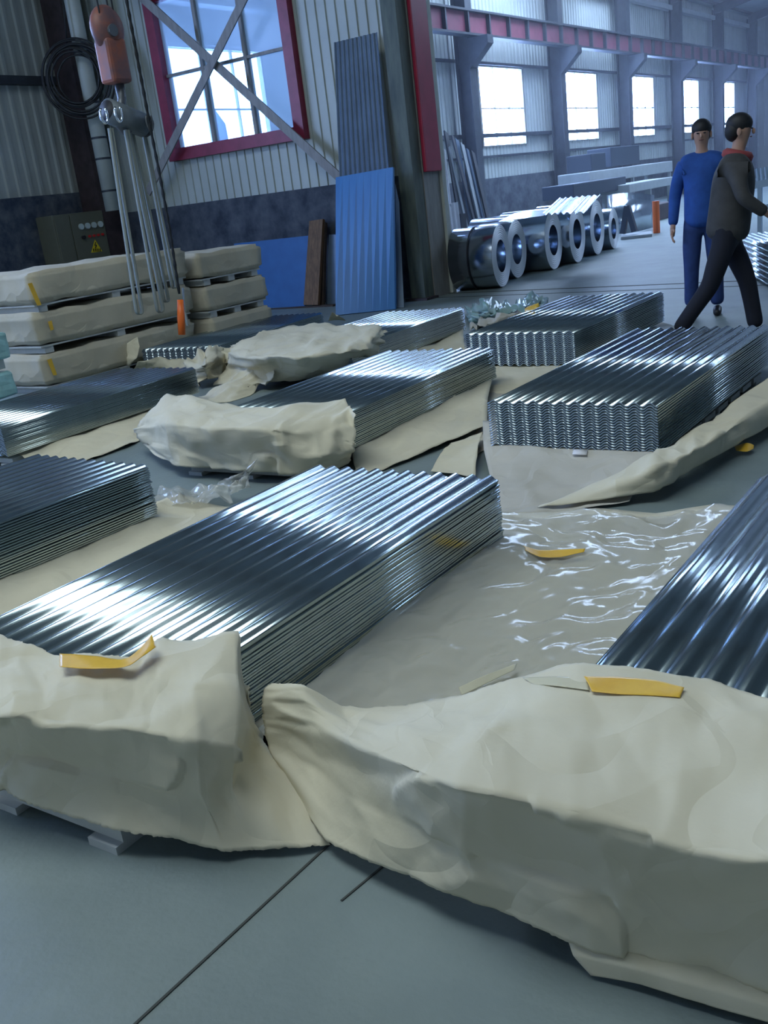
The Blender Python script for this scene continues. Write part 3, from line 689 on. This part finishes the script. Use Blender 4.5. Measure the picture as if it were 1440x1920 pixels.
# control cabinet
cy = 12.75; p0 = ay(98, 402, cy); p1 = ay(192, 391, cy); Wc = p1.x-p0.x
t = thing('control_cabinet', 'grey-green electrical control cabinet standing against the speckled dark wall', 'cabinet', (p0.x, cy, 0))
bm = B(); box(bm, 0, Wc, 0.02, .42, 0, 1.68, bev=.01); obj('body', bm, 'cabinet_grey', t)
bm = B(); box(bm, .02, Wc*.30, 0, .02, .1, 1.66, bev=.004); obj('side_door', bm, 'cabinet_grey', t)
bm = B(); box(bm, Wc*.32, Wc-.02, 0, .02, .1, 1.66, bev=.004); dr = obj('door', bm, 'cabinet_grey', t)
for k in range(4):
    q = ay(152+12*k, 425-1.6*k, cy-.01)-t.location; bm = B(); tube(bm, [(q.x, .0, q.z), (q.x, -.03, q.z)], .045, 14); obj('gauge', bm, 'gauge_white', dr)
    q = ay(168+8*k, 443-1.2*k, cy-.01)-t.location; bm = B(); tube(bm, [(q.x, .0, q.z), (q.x, -.03, q.z)], .020, 10); obj('indicator_lamp', bm, 'lamp_red', dr)
q = ay(156, 445, cy-.01)-t.location; bm = B(); tube(bm, [(q.x, 0, q.z), (q.x, -.05, q.z)], .028, 10); obj('switch', bm, 'strap_black', dr)
bm = B(); q = [ay(x, y, cy-.004)-t.location for x, y in ((178, 449), (171, 474), (192, 471))]; bm.faces.new([bm.verts.new(v) for v in q])
o = obj('warning_sign', bm, 'warn_yellow', dr); s = o.modifiers.new('t', 'SOLIDIFY'); s.thickness = .004
bm = B(); f = lambda x, y: ay(x, y, cy-.009)-t.location
for pa, pb2 in (((179.5, 454), (177.5, 460)), ((177.5, 460), (181, 459.5)), ((181, 459.5), (178.8, 465))): bar(bm, f(*pa), f(*pb2), .012, .006, (0, 1, 0))
for x in (174.5, 178.5, 182.5, 186.5):
    for pa, pb2 in (((x, 467.5), (x+2.4, 467)), ((x+1.1, 466), (x+1.3, 471)), ((x+.2, 470.8), (x+2.6, 470.3))): bar(bm, f(*pa), f(*pb2), .009, .006, (0, 1, 0))
obj('sign_lettering', bm, 'strap_black', dr)

# ------------------------------------------------------------------ hoist hook, spreader and slings
HY = 7.0
def hp(x, y, Y=HY): return ay(x, y, Y)
c = hp(208, 92); t = thing('crane_hook_block', 'weathered orange-red crane hook block hanging at upper left', 'crane hook', c)
bm = B(); ell(bm, (0, 0, .16), (.17, .10, .19)); obj('sheave_housing', bm, 'orange_rust', t, True)
bm = B(); box(bm, -.11, .11, -.09, .09, -.28, .08, bev=.03); obj('block_body', bm, 'orange_rust', t)
bm = B(); tube(bm, [(-.03, -.11, .13), (-.03, .11, .13)], .05, 14); obj('sheave_pin', bm, 'hook_grey', t)
hk = [(0, 0, -.26), (0, 0, -.40), (.03, 0, -.46), (.10, 0, -.52), (.11, 0, -.60), (.04, 0, -.67), (-.05, 0, -.65), (-.10, 0, -.57), (-.10, 0, -.5)]
hk = [(-x+.02, y, z) for x, y, z in hk]
bm = B(); tube(bm, hk, [.045, .04, .035, .035, .035, .035, .03, .02, .01], 10); obj('hook', bm, 'hook_grey', t, True)
for k, (dx, dy) in enumerate(((-.1, -.05), (.06, -.05), (.1, .05))):
    bm = B(); tube(bm, [(dx, dy, .2), (dx, dy, 5.0-c.z+3.4-.25)], .008, 6); obj('wire_rope', bm, 'cable_black', t)
a, b = hp(200, 207), hp(276, 238); t = thing('spreader_drum', 'grey cylindrical lifting drum hanging crosswise under the crane hook', 'lifting gear', (a+b)/2)
A = a-t.location; Bp = b-t.location
bm = B(); tube(bm, [A, A.lerp(Bp, .9)], .105, 20); obj('body', bm, 'motor_grey', t, True)
bm = B(); tube(bm, [A.lerp(Bp, .86), Bp], .092, 20); obj('end_cap', bm, 'strap_black', t, True)
bm = B(); tube(bm, [A.lerp(Bp, -.03), A.lerp(Bp, .12)], .085, 20); obj('end_ring', bm, 'strap_black', t, True)
for q in ((195, 215), (222, 212), (280, 228)):
    g = hp(*q, HY-.13)-t.location; bm = B(); tube(bm, [g+Vector((math.cos(a)*.035, 0, math.sin(a)*.07)) for a in [PI*.75+PI*1.5*i/14 for i in range(15)]], .011, 6); obj('shackle', bm, 'bright_steel' if q[0] < 230 else 'hook_grey', t, True)
def sling(label, top, bot, w, Y, tw=.03):
    P = hp(*top, Y); Q = hp(*bot, Y); bm = B(); pts = []
    for i in range(15): s = i/14; pts.append(P.lerp(Q, s)+Vector((-w*(.4+.6*s), 0, .02)))
    for i in range(9): an = PI+PI*i/8; pts.append(Q+Vector((math.cos(an)*w, 0, math.sin(an)*w)))
    for i in range(15): s = 1-i/14; pts.append(P.lerp(Q, s)+Vector((w*(.4+.6*s), 0, .02)))
    # flat webbing
    prevv = None
    for i, p in enumerate(pts):
        d = (pts[min(i+1, len(pts)-1)]-pts[max(i-1, 0)]).normalized(); n = d.cross(Vector((0, 1, 0))).normalized()*.006
        off = Vector((0, tw, 0))
        v = [bm.verts.new(p+n+off), bm.verts.new(p+n-off), bm.verts.new(p-n-off), bm.verts.new(p-n+off)]
        if prevv:
            for k in range(4): bm.faces.new((prevv[k], prevv[(k+1) % 4], v[(k+1) % 4], v[k]))
        prevv = v
    return tag(obj('lifting_sling', bm, 'sling_grey', None, True), label, 'sling', 'grey lifting slings')
sling('grey webbing sling hanging lowest at the left of the lifting drum', (208, 245), (261, 582), .034, 6.9, .018)
sling('grey webbing sling loop second from left under the lifting drum', (238, 248), (300, 578), .036, 6.95, .018)
sling('grey webbing sling behind the middle loop under the lifting drum', (246, 248), (311, 560), .03, 7.05, .018)
sling('grey webbing sling at the right under the lifting drum', (270, 250), (326, 535), .026, 7.05, .015)
t = thing('pendant_control', 'orange hand grip hanging low on a long black chain', 'hoist control', hp(338, 595, 6.85))
P = hp(338, 562, 6.85)-t.location; Q = hp(341, 628, 6.85)-t.location
bm = B(); tube(bm, [Q, P.lerp(Q, .5), P], [.034, .036, .03], 12); obj('grip', bm, 'orange', t, True)
bm = B(); tops = [(226, -60), (283, 245), (300, 330), (318, 430), (338, 562)]
base = [hp(*q, 6.85)-t.location for q in tops]; base[0] = base[0].lerp(base[1], -.0)
up = base[0]+Vector((0, 0, 2.6)); pts = [up]+base
path = []
for i in range(len(pts)-1):
    n = max(2, int((pts[i+1]-pts[i]).length/.05))
    for k in range(n): path.append(pts[i].lerp(pts[i+1], k/n))
tube(bm, path, [.012 if k % 2 else .018 for k in range(len(path))], 6); obj('chain', bm, 'cable_black', t)
bm = B(); cc = hp(345, 585, 6.9)-t.location; tube(bm, [hp(343, 540, 6.9)-t.location, cc, hp(352, 610, 6.9)-t.location], .012, 6); obj('loose_wire', bm, 'bright_steel', t)

# ------------------------------------------------------------------ steel coils
def coil(px, py, top, Ln, rot, label, Yoff=0, strap=False, inner=.52, rad=None):
    g = az(px, py); z = None
    d = ray(px, top); h = math.hypot(d.x, d.y); tt = math.hypot(g.x, g.y)/h; Rr = rad or (CAMH+d.z*tt)/2
    t = thing('steel_coil', label, 'steel coil', (g.x, g.y, 0), rot, 'row of steel coils')
    N = 48; ri = Rr*inner
    ca = [(math.cos(2*PI*i/N), math.sin(2*PI*i/N)) for i in range(N)]
    bm = B()
    rings = [[bm.verts.new((x*r, y, Rr+z*r)) for x, z in ca] for r, y in ((Rr, .0), (Rr, Ln), (ri, Ln), (ri, 0))]
    for k in (0, 1, 2):
        for i in range(N): bm.faces.new((rings[k][i], rings[k][(i+1) % N], rings[k+1][(i+1) % N], rings[k+1][i]))
    obj('wound_sheet', bm, 'coil_metal', t, False)
    for p in t.children[0].data.polygons: p.use_smooth = abs(p.normal.y) < .5
    bm = B(); prev = None; rs = [ri+(Rr-ri)*k/14 for k in range(15)]
    for k, r in enumerate(rs):
        v = [bm.verts.new((x*r, -.003-(.006 if k % 2 else 0), Rr+z*r)) for x, z in ca]
        if prev:
            for i in range(N): bm.faces.new((prev[i], prev[(i+1) % N], v[(i+1) % N], v[i]))
        prev = v
    obj('coil_edge', bm, 'coil_edge', t)
    if strap:
        bm = B(); tube(bm, [(x*(Rr+.003), Ln*.55, Rr+z*(Rr+.003)) for x, z in ca], .009, 6, closed=True); obj('strap', bm, 'strap_black', t)
    return t
coil(944, 538, 420, .62, R(10), 'nearest and leftmost steel coil with a dark strap, partly behind the cream post', strap=True)
coil(973, 521, 412, .5, R(7), 'second steel coil from the left, face turned fully to the camera')
coil(1041, 505, 394, 1.25, R(7), 'third steel coil from the left, long body with a bright blue reflection')
coil(1085, 492, 384, 1.2, R(7), 'fourth steel coil from the left, below the lying corrugated sheet')
coil(1122, 477, 375, 1.0, R(7), 'fifth steel coil from the left, tallest in the row')
coil(1152, 466, 390, .9, R(7), 'sixth and smallest steel coil, at the far end of the row')
lean_panel('roofing_sheet', 'pale ribbed sheet lying on top of the fourth and fifth coils', [az(1018, 402, .97), az(1100, 398, .97), az(1126, 366, 1.0), az(1050, 372, 1.0)], 'coil_metal', 'metal sheet', .006, 7)
lean_panel('metal_sheet', 'flat thin sheet lying on top of the third coil', [az(935, 416, .93), az(1018, 405, .93), az(1035, 392, .97), az(965, 400, .97)], 'coil_metal', 'metal sheet', .006)
# curved shiny sheet and dark A-stand behind
t = thing('bent_metal_sheet', 'large mirror-bright bent metal sheet standing beyond the coils', 'metal sheet', (0, 0, 0))
bm = B(); prev = None
for i in range(13):
    s = i/12; x = 1142+84*s; bulge = math.sin(s*PI)*.5
    X = 20.3+1.2*s; yb = 446-18*s; yt = 366-4*math.sin(s*PI)
    A = ax(x, yb, X-bulge); A.z = max(A.z, .02); Cc = ax(x, yt, X+.5-bulge)
    v = (bm.verts.new(A), bm.verts.new(A.lerp(Cc, .5)+Vector((-.15, -.05, 0))), bm.verts.new(Cc))
    if prev:
        bm.faces.new((prev[0], v[0], v[1], prev[1])); bm.faces.new((prev[1], v[1], v[2], prev[2]))
    prev = v
o = obj('sheet', bm, 'coil_metal', t, True); s = o.modifiers.new('t', 'SOLIDIFY'); s.thickness = .01
bm = B(); X = 19.4
for a, b in (((1176, 386), (1168, 438)), ((1176, 386), (1190, 434))): bar(bm, ax(*a, X), ax(*b, X), .10, .10)
tag(obj('trestle', bm, 'machine_dark'), 'dark A-shaped trestle before the bright bent sheet', 'trestle')
bm = B(); bar(bm, az(1165, 447)+Vector((0, 0, .03)), az(1222, 441)+Vector((0, 0, .03)), .9, .05); tag(obj('metal_sheet', bm, 'machine_pale'), 'thin flat sheet lying on the floor below the bright bent sheet', 'metal sheet')
bm = B(); g = ax(1231, 428, 20.0); tube(bm, [(g.x, g.y, 0), (g.x, g.y, .62)], .07, 10); tag(obj('orange_bottle', bm, 'orange'), 'small orange gas bottle standing right of the bright bent sheet', 'bottle')
# benches and machines at the far wall
def mbox(name, label, x0, y0, x1, y1, X, depth, m, cat):
    p = ax(x0, y0, X); q = ax(x1, y1, X); bm = B(); box(bm, X, X+depth, min(p.y, q.y), max(p.y, q.y), max(.0, min(p.z, q.z)), max(p.z, q.z), bev=.02); return tag(obj(name, bm, m), label, cat)
def wallbox(name, label, x0, y0, x1, y1, Y, depth, m, cat, legs=False):
    p = ay(x0, y0, Y); q = ay(x1, y1, Y); t = thing(name, label, cat, (p.x, Y, 0)); L = q.x-p.x
    zt = p.z; zb = max(ay(x0, y1, Y).z, .0)
    bm = B(); box(bm, 0, L, 0, depth, zb, zt, bev=.02); obj('top' if legs else 'body', bm, m, t)
    if legs:
        for xx in (.1, L/2, L-.1):
            for yy in (.08, depth-.08):
                bm = B(); box(bm, xx-.04, xx+.04, yy-.04, yy+.04, 0, zb); obj('leg', bm, m, t)
    return t
wallbox('workbench', 'long pale workbench behind the coils', 1105, 322, 1262, 346, 10.5, .9, 'machine_pale', 'bench', True)
wallbox('conveyor', 'long pale low conveyor frame in front of the far bench', 1180, 345, 1262, 362, 9.3, .8, 'machine_pale', 'conveyor', True)
wallbox('machine_cabinet', 'dark machine body on the far bench, left one', 1108, 288, 1137, 321, 10.6, .7, 'machine_dark', 'machine')
wallbox('machine_cabinet', 'wide dark machine housing on the far bench, right one', 1145, 276, 1200, 313, 10.7, .7, 'machine_dark', 'machine')
wallbox('forming_machine', 'low dark forming machine behind the steel coils', 1075, 345, 1175, 372, 9.6, .8, 'machine_dark', 'machine')
wallbox('machine_cabinet', 'brownish low machine left of the man in blue', 1232, 384, 1268, 424, 8.3, .8, 'rust_steel', 'machine')
# leaning strips
rng = random.Random(4)
for i, (xb, yb, xt, yt) in enumerate([(852, 420, 824, 252), (868, 424, 836, 248), (882, 426, 838, 262), (890, 424, 856, 262), (900, 424, 848, 255), (908, 420, 866, 270), (916, 424, 876, 280), (924, 420, 886, 285)]):
    Y0 = 10.3-.05*i; a = ay(xb, yb, Y0); a.z = .02; b = ay(xt, yt, Y0+.9)
    bm = B(); bar(bm, a, b, .16 if i % 2 else .10, .03, (0, -1, 0))
    tag(obj('metal_strip', bm, ['grey_blue_sheet', 'dark_steel', 'machine_pale'][i % 3]), ORD[i].replace('top', 'first')+' narrow metal strip from the left in the bunch leaning left of the bright windows', 'metal strip', 'leaning metal strips')
bm = B(); tube(bm, [ay(843, 385, 8.6), ay(832, 282, 9.2)], .03, 8); tag(obj('metal_rod', bm, 'white_scrap'), 'thin white rod leaning left of the metal strips', 'rod')
lean_panel('roofing_sheet', 'small pale ribbed sheet leaning just right of the cream post', [fl(ay(842, 428, 8.4)), fl(ay(864, 426, 8.4)), ay(857, 379, 8.6), ay(832, 383, 8.6)], 'white_scrap', 'metal sheet', .01, 3)
lean_panel('board', 'small dark board beside the pale ribbed sheet', [fl(ay(864, 425, 8.5)), fl(ay(874, 423, 8.5)), ay(872, 400, 8.6), ay(862, 401, 8.6)], 'dark_steel', 'board', .03)
lean_panel('metal_sheet', 'blue jagged-edged sheet seen through the red-framed window', [(14.2, ax(405, 300, 14.2).y, 0), (14.2, ax(445, 300, 14.2).y, 0), ax(422, 232, 14.2), ax(402, 205, 14.2)], 'blue_panel', 'metal sheet', .02)
# roller table at the right
t = thing('roller_table', 'pale blue roller table with upright posts at the right edge', 'roller table', (0, 0, 0))
X = 15.5; bm = B(); bar(bm, ax(1392, 352, X), ax(1500, 330, X), .08, .10); obj('frame', bm, 'table_blue', t)
bm = B(); bar(bm, ax(1397, 398, X), ax(1500, 372, X), .08, .07); obj('lower_rail', bm, 'table_blue', t)
for k in range(9): 
    bm = B(); tube(bm, [ax(1398+8*k, 345-1.6*k, X), ax(1396+8*k, 322-1.6*k, X+.1)], .025, 8); obj('roller', bm, 'table_blue', t)
for x in (1399, 1425, 1450):
    p = ax(x, 350-(x-1392)*.2, X); bm = B(); box(bm, p.x-.03, p.x+.03, p.y-.03, p.y+.03, 0, p.z); obj('leg', bm, 'table_blue', t)
# far corrugated pile at right edge
pa = az(1380, 438, .43); pb_ = az(1440, 461, .43); an = math.atan2(pb_.y-pa.y, pb_.x-pa.x)
for k in range(7):
    o = bpy.data.objects.new('corrugated_sheet', SHEET); COL.objects.link(o)
    o.location = (pa.x-.45*math.sin(an), pa.y+.45*math.cos(an), .06+k*.056); o.rotation_euler = (0, 0, an); o.scale = (1.2, 1, 2.0)
    tag(o, ('topmost' if k == 6 else 'lowest' if k == 0 else ORD[6-k]) + ' sheet in the bright loose pile at the right edge', 'metal sheet', 'loose pile at the right edge')

# ------------------------------------------------------------------ people
def skin(name, verts, edges, m, parent, root=0, sub=2):
    me = bpy.data.meshes.new(name); me.from_pydata([v[:3] for v in verts], edges, []); me.update()
    o = link(name, me, m, parent); md = o.modifiers.new('skin', 'SKIN'); md.use_smooth_shade = True
    sv = me.skin_vertices[0].data
    for i, v in enumerate(verts):
        sv[i].radius = (v[3], v[4] if len(v) > 4 else v[3]); sv[i].use_root = (i == root)
    s = o.modifiers.new('sub', 'SUBSURF'); s.levels = sub; s.render_levels = sub
    return o
def person(label, loc, rz, H, legs, arms, jacket, trousers, lean=0, collar=None):
    """facing +x in own space; legs/arms: joint offsets"""
    t = thing('person', label, 'person', loc, rz); s = H/1.75
    def v(x, y, z, r, r2=None): return (x*s+lean*z*s, y*s, z*s, r*s, (r2 or r)*s)
    V = [v(0, 0, .95, .08, .10), v(0, 0, 1.12, .08, .10), v(0, 0, 1.32, .08, .11), v(0, 0, 1.44, .06, .08), v(.0, 0, 1.50, .055), v(.01, 0, 1.545, .055)]
    E = [(0, 1), (1, 2), (2, 3), (3, 4), (4, 5)]
    JV = [v(0, 0, .80, .19), v(0, 0, .95, .185), v(0, 0, 1.13, .18), v(0, 0, 1.31, .185), v(0, 0, 1.42, .13), v(.0, 0, 1.51, .075)]
    JE = [(0, 1), (1, 2), (2, 3), (3, 4), (4, 5)]
    TV = [v(0, 0, 1.0, .15), v(0, 0, .90, .16)]; TE = [(0, 1)]
    for sd, (kn, an) in zip((1, -1), legs):
        b0 = len(V); V += [v(0, .095*sd, .86, .085), v(kn[0], kn[1], kn[2], .058), v(an[0], an[1], an[2], .038)]; E += [(0, b0), (b0, b0+1), (b0+1, b0+2)]
        b0 = len(TV); mid = [(0+kn[0])/2, (.095*sd+kn[1])/2, (.86+kn[2])/2]
        TV += [v(0, .095*sd, .83, .10), v(*mid, .095), v(*kn, .078), v((kn[0]+an[0])/2, (kn[1]+an[1])/2, (kn[2]+an[2])/2, .07), v(an[0], an[1], an[2]-.01, .07)]
        TE += [(1, b0), (b0, b0+1), (b0+1, b0+2), (b0+2, b0+3), (b0+3, b0+4)]
        # shoe
        SV = [v(an[0]-.05, an[1], an[2]-.045, .042), v(an[0]+.04, an[1], an[2]-.045, .045), v(an[0]+.13, an[1], an[2]-.055, .042), v(an[0]+.19, an[1], an[2]-.06, .032)]
        skin('shoe', SV, [(0, 1), (1, 2), (2, 3)], 'shoe', t)
    for sd, (el, wr) in zip((1, -1), arms):
        b0 = len(V); V += [v(0, .15*sd, 1.38, .03), v(*el, .028), v(*wr, .026)]; E += [(3, b0), (b0, b0+1), (b0+1, b0+2)]
        d = Vector(wr)-Vector(el); d.normalize(); w = Vector(wr); p = w+d*.06
        hb = len(V); V += [v(p.x, p.y, p.z, .026, .034)]; E += [(b0+2, hb)]
        side = Vector((1, 0, 0)); side = (side-d*side.dot(d)).normalized(); inw = Vector((0, -sd, 0))
        for q in range(4):
            k1 = p+side*(.027-.018*q)+d*.045; k2 = k1+d*.032+inw*.012; k3 = k2+d*(.022-.004*abs(q-1))+inw*.018
            n = len(V); V += [v(*k1, .0095), v(*k2, .0088), v(*k3, .0075)]; E += [(hb, n), (n, n+1), (n+1, n+2)]
        k1 = w+side*.035+d*.035+inw*.01; k2 = k1+d*.035+side*.012+inw*.012; n = len(V); V += [v(*k1, .012), v(*k2, .0095)]; E += [(hb, n), (n, n+1)]
        b0 = len(JV); JV += [v(0, .15*sd, 1.40, .09), v(el[0]/2, (.185*sd+el[1])/2, (1.395+el[2])/2, .068), v(*el, .062), v(*((Vector(el)+Vector(wr))/2), .054), v(*wr, .048)]
        JE += [(4, b0), (b0, b0+1), (b0+1, b0+2), (b0+2, b0+3), (b0+3, b0+4)]
    # head as part of the body graph
    n = len(V); V += [v(.01, 0, 1.60, .066, .07), v(.012, 0, 1.665, .09, .084), v(.0, 0, 1.715, .062, .060)]; E += [(5, n), (n, n+1), (n+1, n+2)]
    body = skin('body', V, E, 'skin', t)
    skin('jacket', JV, JE, jacket, t); skin('trousers', TV, TE, trousers, t)
    hz = lambda x, y, z: Vector((x*s+lean*z*s, y*s, z*s))
    bm = B(); ell(bm, hz(-.012, 0, 1.70), (.102*s, .090*s, .085*s)); ell(bm, hz(-.045, 0, 1.655), (.072*s, .086*s, .085*s)); obj('hair', bm, 'hair', t, True)
    bm = B(); ell(bm, hz(.103, 0, 1.635), (.014*s, .012*s, .022*s)); obj('nose', bm, 'skin', t, True)
    for sd in (1, -1):
        bm = B(); ell(bm, hz(.0, .083*sd, 1.64), (.018*s, .010*s, .03*s)); obj('ear', bm, 'skin', t, True)
        bm = B(); ell(bm, hz(.088, .030*sd, 1.657), (.008*s, .013*s, .006*s)); obj('eye', bm, 'hair', t, True)
    bm = B(); ell(bm, hz(.088, 0, 1.597), (.008*s, .024*s, .006*s)); obj('mouth', bm, 'orange_rust', t, True)
    if collar:
        bm = B(); c0 = hz(0, 0, 1.50); tube(bm, [c0+Vector((math.cos(a)*.075*s, math.sin(a)*.085*s, -.03-.02*math.cos(a))) for a in [2*PI*i/20 for i in range(20)]], .045*s, 8, closed=True); obj('scarf', bm, collar, t, True)
    return t
g1 = az(1302, 600)
person('man in blue work jacket and trousers standing behind, face towards the camera', (g1.x+.3, g1.y+.0, 0), R(195), 1.66,
       [((.03, .11, .47), (0, .12, .09)), ((.02, -.11, .47), (0, -.12, .09))],
       [((-.03, .25, 1.12), (.05, .27, .86)), ((-.03, -.25, 1.12), (.05, -.27, .86))], 'blue_cloth', 'blue_trousers')
g2 = ax(1338, 600, 7.7)
person('dark-haired person in dark jacket and black trousers striding to the right', (g2.x, g2.y, 0), R(-78), 1.62,
       [((.20, .09, .48), (.32, .10, .09)), ((-.08, -.09, .48), (-.30, -.10, .12))],
       [((-.12, .26, 1.14), (.02, .25, .92)), ((.10, -.26, 1.15), (.28, -.20, 1.02))], 'brown_jacket', 'black_trousers', lean=.13, collar='red_scarf')
